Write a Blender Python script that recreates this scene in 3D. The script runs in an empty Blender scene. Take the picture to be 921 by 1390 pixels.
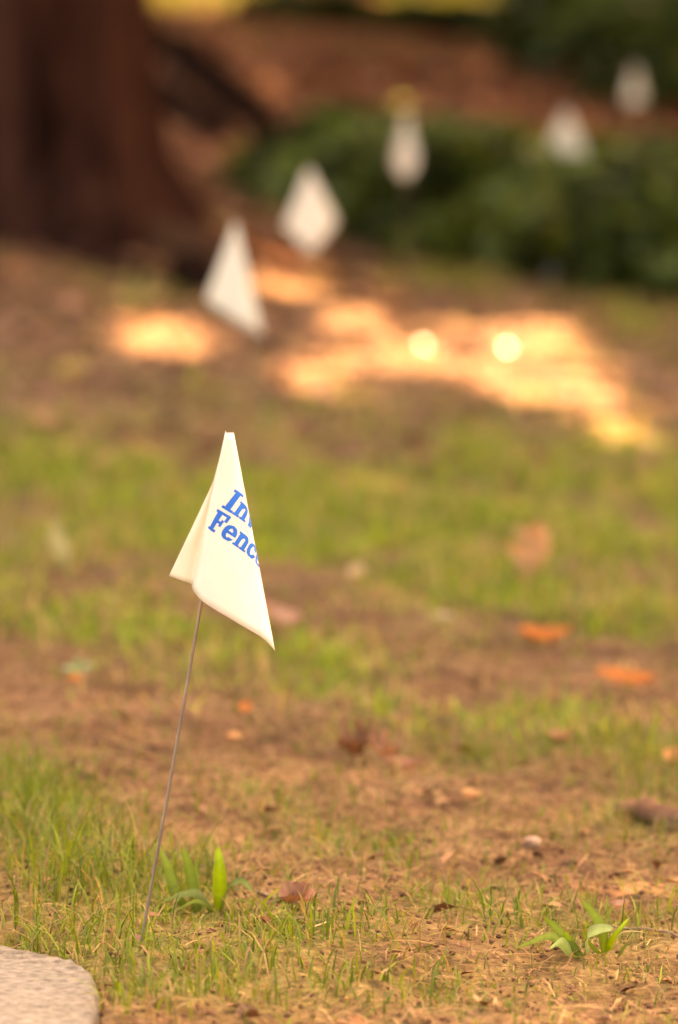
import bpy, math
import numpy as np
from mathutils import Vector, Matrix

rng = np.random.default_rng(11)
scene = bpy.context.scene
COL = scene.collection

# ------------------------------------------------------------------ camera
F = 7140.0            # focal length in photograph pixels (photograph 921 x 1390)
CU, CV = 460.5, 695.0
CAMZ = 0.70
PITCH = math.atan((CV - 38.0) / F)
cam_d = bpy.data.cameras.new("camera")
cam = bpy.data.objects.new("camera", cam_d)
COL.objects.link(cam)
cam.location = (0, 0, CAMZ)
cam.rotation_euler = (math.pi / 2 - PITCH, 0, 0)
cam_d.sensor_fit = 'VERTICAL'
cam_d.sensor_height = 36.0
cam_d.lens = F / 1390.0 * 36.0
cam_d.clip_start = 0.05
cam_d.clip_end = 1500.0
cam_d.dof.use_dof = True
cam_d.dof.focus_distance = 4.00
cam_d.dof.aperture_fstop = 5.3
cam_d.dof.aperture_blades = 0
scene.camera = cam

# ------------------------------------------------------------------ sky and sun
SUN_EL = math.radians(50.0)
SUN_AZ = math.atan2(0.50, 0.86)          # clockwise from +Y
S = np.array([math.sin(SUN_AZ) * math.cos(SUN_EL), math.cos(SUN_AZ) * math.cos(SUN_EL), math.sin(SUN_EL)])
world = bpy.data.worlds.new("World")
scene.world = world
world.use_nodes = True
wn = world.node_tree
wn.nodes.clear()
sky = wn.nodes.new('ShaderNodeTexSky')
sky.sky_type = 'NISHITA'
sky.sun_disc = False
sky.sun_elevation = SUN_EL
sky.sun_rotation = SUN_AZ
sky.air_density = 0.7
sky.dust_density = 5.0
sky.ozone_density = 0.3
wbg = wn.nodes.new('ShaderNodeBackground')
wbg.inputs['Strength'].default_value = 0.15
wout = wn.nodes.new('ShaderNodeOutputWorld')
wn.links.new(sky.outputs[0], wbg.inputs[0])
wn.links.new(wbg.outputs[0], wout.inputs[0])

sun_d = bpy.data.lights.new("sun", 'SUN')
sun_d.energy = 4.4
sun_d.angle = math.radians(0.53)
sun_d.color = (1.0, 0.88, 0.74)
sun = bpy.data.objects.new("sun", sun_d)
COL.objects.link(sun)
sun.rotation_euler = Vector(-S).to_track_quat('-Z', 'Y').to_euler()
sun.location = (6, 12, 14)

vs = scene.view_settings
vs.view_transform = 'Standard'
vs.look = 'None'
vs.gamma = 1.0
vs.use_curve_mapping = False
vs.exposure = 3.2
vs.use_white_balance = True
vs.white_balance_temperature = 12500
vs.white_balance_tint = 22
scene.cycles.use_denoising = True
scene.cycles.max_bounces = 10

# ------------------------------------------------------------------ noise, terrain, projection
def _hash(ix, iy, seed):
    h = (ix.astype(np.int64) * 374761393 + iy.astype(np.int64) * 668265263 + seed * 974634777) & 0x7fffffff
    h = ((h ^ (h >> 13)) * 1274126177) & 0x7fffffff
    h = h ^ (h >> 16)
    return (h & 0xffff) / 65535.0

def vnoise(x, y, seed=0):
    ix = np.floor(x); iy = np.floor(y)
    fx = x - ix; fy = y - iy
    fx = fx * fx * (3 - 2 * fx); fy = fy * fy * (3 - 2 * fy)
    a = _hash(ix, iy, seed); b = _hash(ix + 1, iy, seed)
    c = _hash(ix, iy + 1, seed); d = _hash(ix + 1, iy + 1, seed)
    return (a * (1 - fx) + b * fx) * (1 - fy) + (c * (1 - fx) + d * fx) * fy - 0.5

RY = np.array([-80, 0, 7, 8, 10, 13.2, 16.8, 19.2, 24, 30, 38, 60, 140, 600.])
RZ = np.array([0, 0, 0, .005, .035, .10, .125, .27, .50, .95, 1.30, 1.7, 2.2, 2.4])
TREE = (-0.82, 12.7)
# kerb line through two points on the near ground
def _plane(u, v, z0):
    d = np.array([(u - CU) / F, math.cos(PITCH) - math.sin(PITCH) * (v - CV) / F, -math.sin(PITCH) - math.cos(PITCH) * (v - CV) / F])
    t = (z0 - CAMZ) / (d[2] + .035 * d[0]) ; t = (z0 - CAMZ) / (d[2] + .035 * d[0])
    return np.array([d[0] * t, d[1] * t])
_k = [_plane(u, v, .004) for u, v in ((0, 1279), (60, 1291), (108, 1302), (128, 1314), (136, 1335), (134, 1390))]
_d0 = (_k[0] - _k[1]) / np.linalg.norm(_k[0] - _k[1])
KP = [_k[0] + _d0 * q for q in (60, 12, 4, 2, .9, .3)] + _k + [_k[-1] + np.array([.012, -.12]), _k[-1] + np.array([.015, -.5]), _k[-1] + np.array([.01, -2.]), _k[-1] + np.array([0., -60])]
KP = np.array(KP)
KA = _k[0]
def kerb_dist(x, y):
    """signed distance from the kerb line, positive on the lawn side"""
    best = np.full(np.shape(x), 1e9); sgn = np.ones(np.shape(x))
    for p, q in zip(KP[:-1], KP[1:]):
        e = q - p; L2 = e @ e
        t = np.clip(((x - p[0]) * e[0] + (y - p[1]) * e[1]) / L2, 0, 1)
        d = np.hypot(x - p[0] - t * e[0], y - p[1] - t * e[1])
        cr = e[0] * (y - p[1]) - e[1] * (x - p[0])
        m = d < best - 1e-9
        best = np.where(m, d, best); sgn = np.where(m, np.sign(cr), sgn)
    return best * sgn

def H(x, y):
    x = np.asarray(x, float); y = np.asarray(y, float)
    xc = np.clip(x, -14, 14)
    s = np.interp(y, [0, 4, 12, 17, 22, 60], [.03, .035, .06, .075, .11, .12])
    z = -s * xc + np.interp(y, RY, RZ)
    near = np.clip((14 - y) / 8, 0, 1)
    z = z + 0.010 * near * vnoise(x * 9 + 3, y * 6, 1) * 2 + 0.006 * near * vnoise(x * 28, y * 22, 2) * 2 \
          + 0.004 * near * vnoise(x * 70, y * 60, 3) * 2
    z = z + 0.05 * np.clip((y - 8) / 6, 0, 1) * vnoise(x * 1.1 + 7, y * .8, 4) * np.clip((28 - y) / 10, 0, 1)
    d2 = (x - TREE[0]) ** 2 + (y - TREE[1]) ** 2
    z = z + 0.10 * np.exp(-d2 / 0.55)
    # the kerb sits a little proud; the lawn drops off behind it and the road lies lower
    k = kerb_dist(x, y)
    z = z - 0.004 * np.exp(-np.clip(k, 0, None) / .04) - 0.70 * np.clip(-k / .05, 0, 1) 
    return z

CAM = np.array([0, 0, CAMZ])
FW = np.array([0, math.cos(PITCH), -math.sin(PITCH)])
UP = np.array([0, math.sin(PITCH), math.cos(PITCH)])

def ray(u, v):
    d = FW + np.array([1, 0, 0]) * ((u - CU) / F) - UP * ((v - CV) / F)
    return d / d[1]                        # unit step in world y

def at(u, v, y):
    return CAM + ray(u, v) * y

def ground(u, v, dz=0.0):
    d = ray(u, v)
    ys = np.geomspace(2.5, 120, 5000)
    P = CAM[None] + d[None] * ys[:, None]
    below = P[:, 2] < H(P[:, 0], P[:, 1]) + dz
    i = int(np.argmax(below)) if below.any() else len(ys) - 1
    return P[i]

def proj(x, y, z):
    q = np.stack([x, y, z - CAMZ], -1)
    dd = q @ FW
    return CU + F * q[..., 0] / dd, CV - F * (q @ UP) / dd

# ------------------------------------------------------------------ mesh helpers
def make_mesh(name, V, faces, mat=None, col=None, smooth=False):
    """faces: list of (n, k) int arrays"""
    V = np.asarray(V, np.float32)
    me = bpy.data.meshes.new(name)
    me.vertices.add(len(V))
    me.vertices.foreach_set('co', V.ravel())
    loops = []; starts = []; tot = 0
    for f in faces:
        f = np.asarray(f, np.int32)
        if len(f) == 0: continue
        n, k = f.shape
        loops.append(f.ravel())
        starts.append(tot + np.arange(n) * k)
        tot += n * k
    L = np.concatenate(loops); St = np.concatenate(starts)
    me.loops.add(len(L)); me.loops.foreach_set('vertex_index', L)
    me.polygons.add(len(St)); me.polygons.foreach_set('loop_start', St.astype(np.int32))
    me.update(calc_edges=True)
    if smooth:
        me.polygons.foreach_set('use_smooth', np.ones(len(St), bool))
    if col is not None:
        a = me.color_attributes.new('tone', 'FLOAT_COLOR', 'POINT')
        c = np.ones((len(V), 4), np.float32); c[:, :3] = col
        a.data.foreach_set('color', c.ravel())
    if mat: me.materials.append(mat)
    return me

def obj(name, me, parent=None, loc=None):
    o = bpy.data.objects.new(name, me)
    COL.objects.link(o)
    if parent is not None: o.parent = parent
    if loc is not None: o.location = tuple(loc)
    return o

def tag(o, label=None, cat=None, group=None, kind=None):
    if label: o['label'] = label
    if cat: o['category'] = cat
    if group: o['group'] = group
    if kind: o['kind'] = kind
    return o

def thing(name, loc, label, cat, group=None):
    o = bpy.data.objects.new(name, None)
    o.empty_display_size = 0.05
    COL.objects.link(o)
    o.location = tuple(loc)
    return tag(o, label, cat, group)

def rand_rot(n, tilt):
    """n rotation matrices: random yaw, tilt about a random horizontal axis (array or scalar, radians)"""
    a = rng.uniform(0, 2 * math.pi, n); b = rng.uniform(0, 2 * math.pi, n)
    t = np.broadcast_to(tilt, n)
    ca, sa = np.cos(a), np.sin(a)
    Rz = np.zeros((n, 3, 3)); Rz[:, 0, 0] = ca; Rz[:, 0, 1] = -sa; Rz[:, 1, 0] = sa; Rz[:, 1, 1] = ca; Rz[:, 2, 2] = 1
    ax = np.stack([np.cos(b), np.sin(b), np.zeros(n)], -1)
    K = np.zeros((n, 3, 3)); K[:, 0, 2] = ax[:, 1]; K[:, 2, 0] = -ax[:, 1]; K[:, 1, 2] = -ax[:, 0]; K[:, 2, 1] = ax[:, 0]
    R = np.eye(3)[None] + np.sin(t)[:, None, None] * K + (1 - np.cos(t))[:, None, None] * (K @ K)
    return R @ Rz

def scatter(name, tv, tfs, P, R, Sc, colr, mat, smooth=False):
    n = len(P); k = len(tv)
    Sc = np.asarray(Sc, float)
    if Sc.ndim == 1: Sc = np.repeat(Sc[:, None], 3, 1)
    V = np.einsum('nij,nkj->nki', R, tv[None] * Sc[:, None, :]) + P[:, None, :]
    faces = []
    for tf in tfs:
        tf = np.asarray(tf)
        faces.append((tf[None] + (np.arange(n) * k)[:, None, None]).reshape(-1, tf.shape[1]))
    C = np.repeat(colr, k, 0)
    return make_mesh(name, V.reshape(-1, 3), faces, mat, C, smooth)

def tube(path, radii, sides=8, cap=True, wob=None):
    path = np.asarray(path, float); n = len(path)
    radii = np.broadcast_to(radii, n)
    T = np.gradient(path, axis=0); T /= np.linalg.norm(T, axis=1)[:, None] + 1e-12
    ref = np.array([0, 0, 1.]) if abs(T[:, 2]).mean() < .8 else np.array([1., 0, 0])
    A = np.cross(T, ref); A /= np.linalg.norm(A, axis=1)[:, None] + 1e-12
    B = np.cross(T, A)
    th = np.linspace(0, 2 * math.pi, sides, endpoint=False)
    r = radii[:, None] * np.ones(sides)
    if wob is not None: r = r * wob
    V = path[:, None, :] + A[:, None, :] * (np.cos(th) * r)[..., None] + B[:, None, :] * (np.sin(th) * r)[..., None]
    V = V.reshape(-1, 3)
    i, j = np.meshgrid(np.arange(n - 1), np.arange(sides), indexing='ij')
    q = np.stack([i * sides + j, i * sides + (j + 1) % sides, (i + 1) * sides + (j + 1) % sides, (i + 1) * sides + j], -1).reshape(-1, 4)
    faces = [q]
    if cap:
        V = np.vstack([V, path[0], path[-1]])
        a = np.arange(sides)
        f1 = np.stack([(a + 1) % sides, a, np.full(sides, len(V) - 2)], -1)
        f2 = np.stack([a, (a + 1) % sides, np.full(sides, len(V) - 1)], -1); f2[:, :2] += (n - 1) * sides
        faces += [f1, f2]
    return V, faces

def join(parts):
    Vs = []; D = {}; off = 0
    for V, fs in parts:
        for f in fs:
            f = np.asarray(f); D.setdefault(f.shape[1], []).append(f + off)
        Vs.append(V); off += len(V)
    return np.vstack(Vs), [np.vstack(v) for v in D.values()]

# ------------------------------------------------------------------ materials
def nodes(name):
    m = bpy.data.materials.new(name); m.use_nodes = True
    nt = m.node_tree; nt.nodes.clear()
    out = nt.nodes.new('ShaderNodeOutputMaterial')
    return m, nt, out

def N(nt, t, **kw):
    n = nt.nodes.new(t)
    for k, v in kw.items():
        if hasattr(n, k) and k not in n.inputs: setattr(n, k, v)
        else: n.inputs[k].default_value = v
    return n

def ramp(nt, fac, stops):
    r = nt.nodes.new('ShaderNodeValToRGB')
    e = r.color_ramp.elements
    while len(e) < len(stops): e.new(.5)
    for el, (p, c) in zip(e, stops):
        el.position = p; el.color = (*c, 1)
    nt.links.new(fac, r.inputs[0])
    return r

def leafy(name, trans=0.35, rough=0.6, spec=0.3, warm=(1.0, 1.05, .6)):
    """vertex-toned leaf material with light passing through"""
    m, nt, out = nodes(name)
    at_ = N(nt, 'ShaderNodeAttribute', attribute_name='tone')
    tc = N(nt, 'ShaderNodeTexCoord')
    nz = N(nt, 'ShaderNodeTexNoise', Scale=180.0, Detail=3.0)
    nt.links.new(tc.outputs['Object'], nz.inputs['Vector'])
    mr = N(nt, 'ShaderNodeMapRange'); mr.inputs[3].default_value = .7; mr.inputs[4].default_value = 1.25
    nt.links.new(nz.outputs[0], mr.inputs[0])
    mx = N(nt, 'ShaderNodeMix', data_type='RGBA', blend_type='MULTIPLY'); mx.inputs[0].default_value = 1
    nt.links.new(at_.outputs['Color'], mx.inputs[6]); nt.links.new(mr.outputs[0], mx.inputs[7])
    p = N(nt, 'ShaderNodeBsdfPrincipled', Roughness=rough)
    p.inputs['Specular IOR Level'].default_value = spec
    nt.links.new(mx.outputs[2], p.inputs['Base Color'])
    if trans > 0:
        t = N(nt, 'ShaderNodeBsdfTranslucent')
        m2 = N(nt, 'ShaderNodeMix', data_type='RGBA', blend_type='MULTIPLY'); m2.inputs[0].default_value = 1
        m2.inputs[7].default_value = (*warm, 1)
        nt.links.new(mx.outputs[2], m2.inputs[6]); nt.links.new(m2.outputs[2], t.inputs[0])
        ms = N(nt, 'ShaderNodeMixShader'); ms.inputs[0].default_value = trans
        nt.links.new(p.outputs[0], ms.inputs[1]); nt.links.new(t.outputs[0], ms.inputs[2])
        nt.links.new(ms.outputs[0], out.inputs[0])
    else:
        nt.links.new(p.outputs[0], out.inputs[0])
    return m

M_GRASS = leafy('grass_blade', .4, .55, .3)
M_LEAF = leafy('green_leaf', .42, .6, .18, (1.15, 1.05, .4))
M_WAXY = leafy('waxy_leaf', .3, .5, .22, (1.1, 1.05, .4))
M_CANOPY = leafy('canopy_leaf', .25, .6, .3)
M_DRY = leafy('dry_leaf', .25, .7, .25, (1.1, .8, .5))
M_LITTER = leafy('litter', .0, .85, .15)

def soil_material():
    m, nt, out = nodes('soil')
    tc = N(nt, 'ShaderNodeTexCoord')
    at_ = N(nt, 'ShaderNodeAttribute', attribute_name='tone')
    n1 = N(nt, 'ShaderNodeTexNoise', Scale=7.0, Detail=8.0, Roughness=.65)
    n2 = N(nt, 'ShaderNodeTexNoise', Scale=90.0, Detail=6.0, Roughness=.7)
    n3 = N(nt, 'ShaderNodeTexVoronoi', Scale=130.0)
    for n in (n1, n2, n3): nt.links.new(tc.outputs['Object'], n.inputs['Vector'])
    mixn = N(nt, 'ShaderNodeMix', data_type='FLOAT'); mixn.inputs[0].default_value = .5
    nt.links.new(n1.outputs[0], mixn.inputs[2]); nt.links.new(n2.outputs[0], mixn.inputs[3])
    r = ramp(nt, mixn.outputs[0], [(.37, (.030, .0125, .007)), (.45, (.135, .060, .028)), (.53, (.235, .110, .052)), (.64, (.43, .225, .118))])
    moss = ramp(nt, n2.outputs[0], [(.34, (.045, .052, .010)), (.53, (.165, .160, .032)), (.66, (.34, .28, .085))])
    sep = N(nt, 'ShaderNodeSeparateColor'); nt.links.new(at_.outputs['Color'], sep.inputs[0])
    ma = N(nt, 'ShaderNodeMath', operation='MULTIPLY_ADD'); ma.inputs[1].default_value = .6
    nt.links.new(n1.outputs[0], ma.inputs[0]); ma.inputs[2].default_value = -.3
    ad = N(nt, 'ShaderNodeMath', operation='ADD', use_clamp=True)
    nt.links.new(sep.outputs[0], ad.inputs[0]); nt.links.new(ma.outputs[0], ad.inputs[1])
    mx = N(nt, 'ShaderNodeMix', data_type='RGBA')
    nt.links.new(ad.outputs[0], mx.inputs[0]); nt.links.new(r.outputs[0], mx.inputs[6]); nt.links.new(moss.outputs[0], mx.inputs[7])
    red = N(nt, 'ShaderNodeMix', data_type='RGBA', blend_type='MULTIPLY')
    red.inputs[7].default_value = (.95, .62, .48, 1)
    nt.links.new(sep.outputs[1], red.inputs[0]); nt.links.new(mx.outputs[2], red.inputs[6])
    p = N(nt, 'ShaderNodeBsdfPrincipled', Roughness=.93)
    p.inputs['Specular IOR Level'].default_value = .15
    nt.links.new(red.outputs[2], p.inputs['Base Color'])
    b = N(nt, 'ShaderNodeBump', Strength=.8, Distance=.006)
    b2 = N(nt, 'ShaderNodeBump', Strength=.6, Distance=.004)
    nt.links.new(n2.outputs[0], b.inputs['Height']); nt.links.new(n3.outputs[0], b2.inputs['Height'])
    nt.links.new(b.outputs[0], b2.inputs['Normal']); nt.links.new(b2.outputs[0], p.inputs['Normal'])
    nt.links.new(p.outputs[0], out.inputs[0])
    return m

def simple(name, c1, c2, scale=30, rough=.7, spec=.3, bump=.0, metal=0, stretch=(1, 1, 1), detail=6):
    m, nt, out = nodes(name)
    tc = N(nt, 'ShaderNodeTexCoord')
    mp = N(nt, 'ShaderNodeMapping'); mp.inputs['Scale'].default_value = stretch
    nt.links.new(tc.outputs['Object'], mp.inputs[0])
    nz = N(nt, 'ShaderNodeTexNoise', Scale=float(scale), Detail=float(detail), Roughness=.65)
    nt.links.new(mp.outputs[0], nz.inputs['Vector'])
    r = ramp(nt, nz.outputs[0], [(.3, c1), (.7, c2)])
    p = N(nt, 'ShaderNodeBsdfPrincipled', Roughness=rough, Metallic=metal)
    p.inputs['Specular IOR Level'].default_value = spec
    nt.links.new(r.outputs[0], p.inputs['Base Color'])
    if bump:
        b = N(nt, 'ShaderNodeBump', Strength=.9, Distance=bump)
        nt.links.new(nz.outputs[0], b.inputs['Height']); nt.links.new(b.outputs[0], p.inputs['Normal'])
    nt.links.new(p.outputs[0], out.inputs[0])
    return m

M_SOIL = soil_material()
M_BARK = simple('bark', (.002, .0008, .0006), (.072, .029, .019), 10, 1.0, .0, .05, 0, (1, 1, .09))
M_ROOTBARK = simple('root_bark', (.05, .022, .012), (.13, .06, .033), 30, 1.0, .0, .01, 0, (1, 1, 1))
M_WIRE = simple('steel_wire', (.16, .125, .095), (.30, .24, .18), 120, .42, .5, 0, .75, (1, 1, .2))
M_KERB = simple('concrete', (.10, .083, .066), (.27, .235, .19), 130, .95, .1, .001)
M_ROAD = simple('asphalt', (.035, .034, .033), (.075, .072, .07), 220, .9, .25, .003)
M_STONE = simple('pebble_stone', (.34, .19, .12), (.48, .30, .20), 60, .8, .3, .001)
M_TWIG = simple('twig_bark', (.20, .12, .07), (.42, .27, .16), 90, .85, .2, .001)
M_LOG = simple('fallen_wood', (.07, .03, .016), (.22, .105, .055), 40, .92, .15, .006)
M_DARKSHAPE = simple('dark_shape', (.008, .004, .003), (.03, .014, .009), 20, 1.0, .0, .01)  # near-black brown; the short piece by the root uses it as painted shade

def flag_material():
    m, nt, out = nodes('white_vinyl')
    tc = N(nt, 'ShaderNodeTexCoord')
    nz = N(nt, 'ShaderNodeTexNoise', Scale=45.0, Detail=4.0)
    nt.links.new(tc.outputs['Object'], nz.inputs['Vector'])
    r = ramp(nt, nz.outputs[0], [(.25, (.85, .785, .62)), (.7, (.89, .84, .70))])
    p = N(nt, 'ShaderNodeBsdfPrincipled', Roughness=.42)
    p.inputs['Specular IOR Level'].default_value = .35
    t = N(nt, 'ShaderNodeBsdfTranslucent')
    ms = N(nt, 'ShaderNodeMixShader'); ms.inputs[0].default_value = .28
    b = N(nt, 'ShaderNodeBump', Strength=.15, Distance=.002)
    nt.links.new(nz.outputs[0], b.inputs['Height']); nt.links.new(b.outputs[0], p.inputs['Normal'])
    nt.links.new(r.outputs[0], p.inputs['Base Color']); nt.links.new(r.outputs[0], t.inputs[0])
    nt.links.new(p.outputs[0], ms.inputs[1]); nt.links.new(t.outputs[0], ms.inputs[2])
    nt.links.new(ms.outputs[0], out.inputs[0])
    return m
M_FLAG = flag_material()
M_INK = simple('blue_print', (.0, .115, .44), (.0, .15, .54), 60, .6, .08)

# ------------------------------------------------------------------ where grass grows (on the ground, authored from the photograph)
BLOBS = [(110,690,210,75,1.),(360,700,150,70,.75),(560,700,200,70,.7),(780,660,150,80,.75),(890,730,110,80,.8),(40,610,120,50,.5),
 (60,820,130,60,.95),(250,885,150,40,.75),(440,890,90,40,.6),(610,790,180,55,.7),(800,825,150,45,.85),(690,870,80,30,.4),
 (560,985,150,38,.95),(760,1000,150,40,.95),(880,1045,80,45,.6),(90,1165,160,85,.85),(270,1225,110,50,1.),(20,1075,80,55,.8),
 (350,1090,60,26,.75),(640,1232,130,26,.7),(840,1255,90,40,.6),(430,1262,170,26,.55),(850,1125,90,26,.5),(480,1150,110,26,.4),
 (150,1290,220,26,.5),(300,1340,500,40,.6),(500,250,30,12,.3),(470,570,420,40,.28),(250,300,60,16,.5),(440,300,60,16,.5),
 (185,390,80,26,.4),(640,380,160,26,.45),(850,440,80,40,.5),(250,0,110,14,.9),(590,0,60,12,.9),(705,10,70,16,.9)]
def green(x, y, z):
    u, v = proj(x, y, z)
    u = np.where(u < -60, -60 + 40 * np.sin((u + 60) / 180), u)
    u = np.where(u > 980, 980 + 40 * np.sin((u - 980) / 180), u)
    g = np.zeros_like(u)
    for (a, b, ra, rb, w) in BLOBS:
        g = g + w * np.exp(-((u - a) / ra) ** 2 - ((v - b - (.13 * (u - a) if 560 < b < 1240 else 0)) / rb) ** 2)
    g = g * np.clip(1.0 + 2.0 * vnoise(x * 9, y * 4, 9) + 1.0 * vnoise(x * 30, y * 18, 10), .08, 1.6)
    g = g + np.where(v > 1020, .10, .04) * np.clip(1 + 1.6 * vnoise(x * 14, y * 8, 12), 0, 2)
    return np.clip(g, 0, 1.15)

# ------------------------------------------------------------------ ground sheet
def axis(dense0, dense1, step, lo, hi, grow=1.12):
    a = list(np.arange(dense0, dense1, step))
    s = step; x = a[-1]
    while x < hi: s *= grow; x += s; a.append(x)
    s = step; x = a[0]; pre = []
    while x > lo: s *= grow; x -= s; pre.append(x)
    return np.array(pre[::-1] + a)
gx = axis(-.75, .75, .013, -400, 400, 1.10)
gy = axis(3.5, 7.0, .016, -120, 700, 1.035)
GX, GY = np.meshgrid(gx, gy)
GZ = H(GX, GY)
nx, ny = len(gx), len(gy)
i, j = np.meshgrid(np.arange(ny - 1), np.arange(nx - 1), indexing='ij')
quads = np.stack([i * nx + j, i * nx + j + 1, (i + 1) * nx + j + 1, (i + 1) * nx + j], -1).reshape(-1, 4)
gcol = np.zeros((nx * ny, 3))
gcol[:, 0] = np.clip(green(GX.ravel(), np.clip(GY.ravel(), 3.3, None), GZ.ravel()) * .75, 0, 1)
gcol[:, 1] = np.clip((GY.ravel() - 11) / 8, 0, 1)
obj('ground', make_mesh('ground', np.stack([GX.ravel(), GY.ravel(), GZ.ravel()], -1), [quads], M_SOIL, gcol, True))
tag(bpy.data.objects['ground'], kind='structure')

# kerb stones and road at the near left corner
def zk(p): return -.035 * p[:, 0]
seg = np.linalg.norm(np.diff(KP, axis=0), axis=1); cum = np.concatenate([[0], np.cumsum(seg)])
def kerb_at(d):
    d = np.asarray(d, float)
    p = np.stack([np.interp(d, cum, KP[:, 0]), np.interp(d, cum, KP[:, 1])], -1)
    e = np.stack([np.interp(d + .01, cum, KP[:, 0]), np.interp(d + .01, cum, KP[:, 1])], -1) - np.stack([np.interp(d - .01, cum, KP[:, 0]), np.interp(d - .01, cum, KP[:, 1])], -1)
    e /= np.linalg.norm(e, axis=1)[:, None]
    return p, np.stack([-e[:, 1], e[:, 0]], -1)       # normal towards the lawn
pr, nr = kerb_at(np.concatenate([np.linspace(.1, cum[6] - .4, 120), np.linspace(cum[6] - .395, cum[11] + .3, 260), np.linspace(cum[11] + .32, cum[-1] - .1, 60)]))
n = len(pr)
prof = [(0, -.30), (0, -.008), (-.002, -.001), (-.006, .003)]
V = []
for w, z in prof:
    q = pr + nr * w
    V.append(np.column_stack([q, -.035 * q[:, 0] + z + (rng.uniform(-.0015, .0008, n) if z > -.1 else 0)]))
q = pr - nr * .006
for off, dz in ((.08, .0035), (1.2, .004), (1.205, -.002), (1.206, -.3)):
    V.append(np.column_stack([q[:, 0] - off, q[:, 1], -.035 * np.clip(q[:, 0], -14, 14) + dz]))
m = len(V); V = np.concatenate(V)
i, j = np.meshgrid(np.arange(m - 1), np.arange(n - 1), indexing='ij')
tag(obj('pavement', make_mesh('pavement', V, [np.stack([i * n + j, i * n + j + 1, (i + 1) * n + j + 1, (i + 1) * n + j], -1).reshape(-1, 4)], M_KERB)), kind='structure')
V = np.concatenate([np.column_stack([q[:, 0] - 1.207, q[:, 1], np.full(n, -.10)]), np.column_stack([np.full(n, -95.), q[:, 1], np.full(n, -.20)])])
i = np.arange(n - 1)
tag(obj('road', make_mesh('road', V, [np.stack([i, i + 1, n + 1 + i, n + i], -1)], M_ROAD)), kind='structure')

# ------------------------------------------------------------------ trees
def bark_trunk(cx, cy, r0, height, lean=(0, 0), seed=0, flare=.30, sides=40):
    zs = np.concatenate([[-.35, -.12], np.linspace(0, 1.2, 16), np.linspace(1.6, height, 10)])
    base = float(H(cx, cy))
    th = np.linspace(0, 2 * math.pi, sides, endpoint=False)
    path = np.stack([cx + lean[0] * zs, cy + lean[1] * zs, base + zs], -1)
    r = r0 * (1 - .35 * np.clip(zs, 0, None) / height) * (1 + flare * np.exp(-np.clip(zs, 0, None) / .16))
    ph = seed * 1.7
    lob = 1 + .10 * np.exp(-np.clip(zs, 0, None) / .3)[:, None] * np.cos(5 * th + ph)[None] \
        + .05 * np.cos(13 * th + ph)[None] + .02 * np.sin(11 * th + 3 * zs[:, None]) + .03 * rng.uniform(-1, 1, (len(zs), sides))
    return tube(path, r, sides, True, lob), path
def limb(p0, p1, r0, r1, seed):
    r_ = np.random.default_rng(seed)
    t = np.linspace(0, 1, 9)[:, None]
    P = np.array(p0) * (1 - t) + np.array(p1) * t
    P = P + np.sin(t * math.pi) * r_.uniform(-.5, .5, 3) + r_.uniform(-.06, .06, P.shape) * (t > .05)
    return tube(P, np.linspace(r0, r1, 9), 8)

TREES = [  # x, y, radius, height, name label
 (TREE[0], TREE[1], .36, 8.0, 'large dark brown tree trunk with flared roots behind the flags at left'),
 (5.2, 11.5, .30, 8.5, 'shade tree on the right beyond the picture edge'),
 (6.0, 19.5, .32, 9.0, 'shade tree farther back on the right beyond the picture edge'),
 (4.9, 29.5, .30, 9.0, 'dark tree behind the right-hand green bed'),
 (0.10, 33.0, .24, 9.0, 'dark distant trunk at the top edge between the bright gaps'),
 (1.55, 34.5, .26, 9.0, 'dark distant trunk at the top edge right of centre'),
 (-0.75, 36.0, .22, 9.0, 'dark distant trunk at the top edge left of centre'),
 (-4.6, 24.0, .30, 9.0, 'shade tree on the left slope beyond the picture edge'),
 (-5.0, 38.0, .30, 9.0, 'shade tree at the far left beyond the picture edge'),
 (9.5, 38.0, .30, 9.0, 'shade tree at the far right beyond the picture edge'),
]
tree_objs = []
for k, (x, y, r, h, lab) in enumerate(TREES):
    z = float(H(x, y))
    t = thing('shade_tree', (x, y, z), lab, 'tree', 'trees shading the slope')
    (V, f), path = bark_trunk(x, y, r, h, (.01 * (-1) ** k, .008), k, sides=40 if k == 0 else 24)
    V = V - np.array([x, y, z])
    obj('trunk', make_mesh('trunk', V, f, M_BARK, None, True), t)
    top = path[-1] - np.array([x, y, z])
    for q in range(6):
        a = q * 1.05 + k
        s0 = top * (.55 + .07 * q)
        e = s0 + np.array([math.cos(a) * (2.6 - .2 * q), math.sin(a) * (2.6 - .2 * q), 1.3 + .3 * q])
        V, f = limb(s0, e, r * .42, .03, 100 * k + q)
        obj('limb', make_mesh('limb', V, f, M_BARK, None, True), t)
    tree_objs.append(t)

# surface roots of the big tree
for k, (ang, L, r0) in enumerate([(-.55, 1.0, .085), (-1.25, .8, .07), (-1.9, .9, .075), (.25, .9, .07), (-.15, .7, .05)]):
    tt = np.linspace(0, 1, 14)
    px_ = TREE[0] + np.cos(ang + .35 * tt * math.sin(k * 2.1)) * (.28 + L * tt)
    py_ = TREE[1] + np.sin(ang + .35 * tt * math.sin(k * 2.1)) * (.28 + L * tt)
    rr = r0 * (1 - .75 * tt)
    P = np.stack([px_, py_, H(px_, py_) + rr * (.25 - 1.0 * tt)], -1) - np.array(tree_objs[0].location)
    V, f = tube(P, rr, 10, True, 1 + .08 * rng.uniform(-1, 1, (14, 10)))
    obj('root', make_mesh('root', V, f, M_BARK if k != 0 else M_ROOTBARK, None, True), tree_objs[0])

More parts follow.
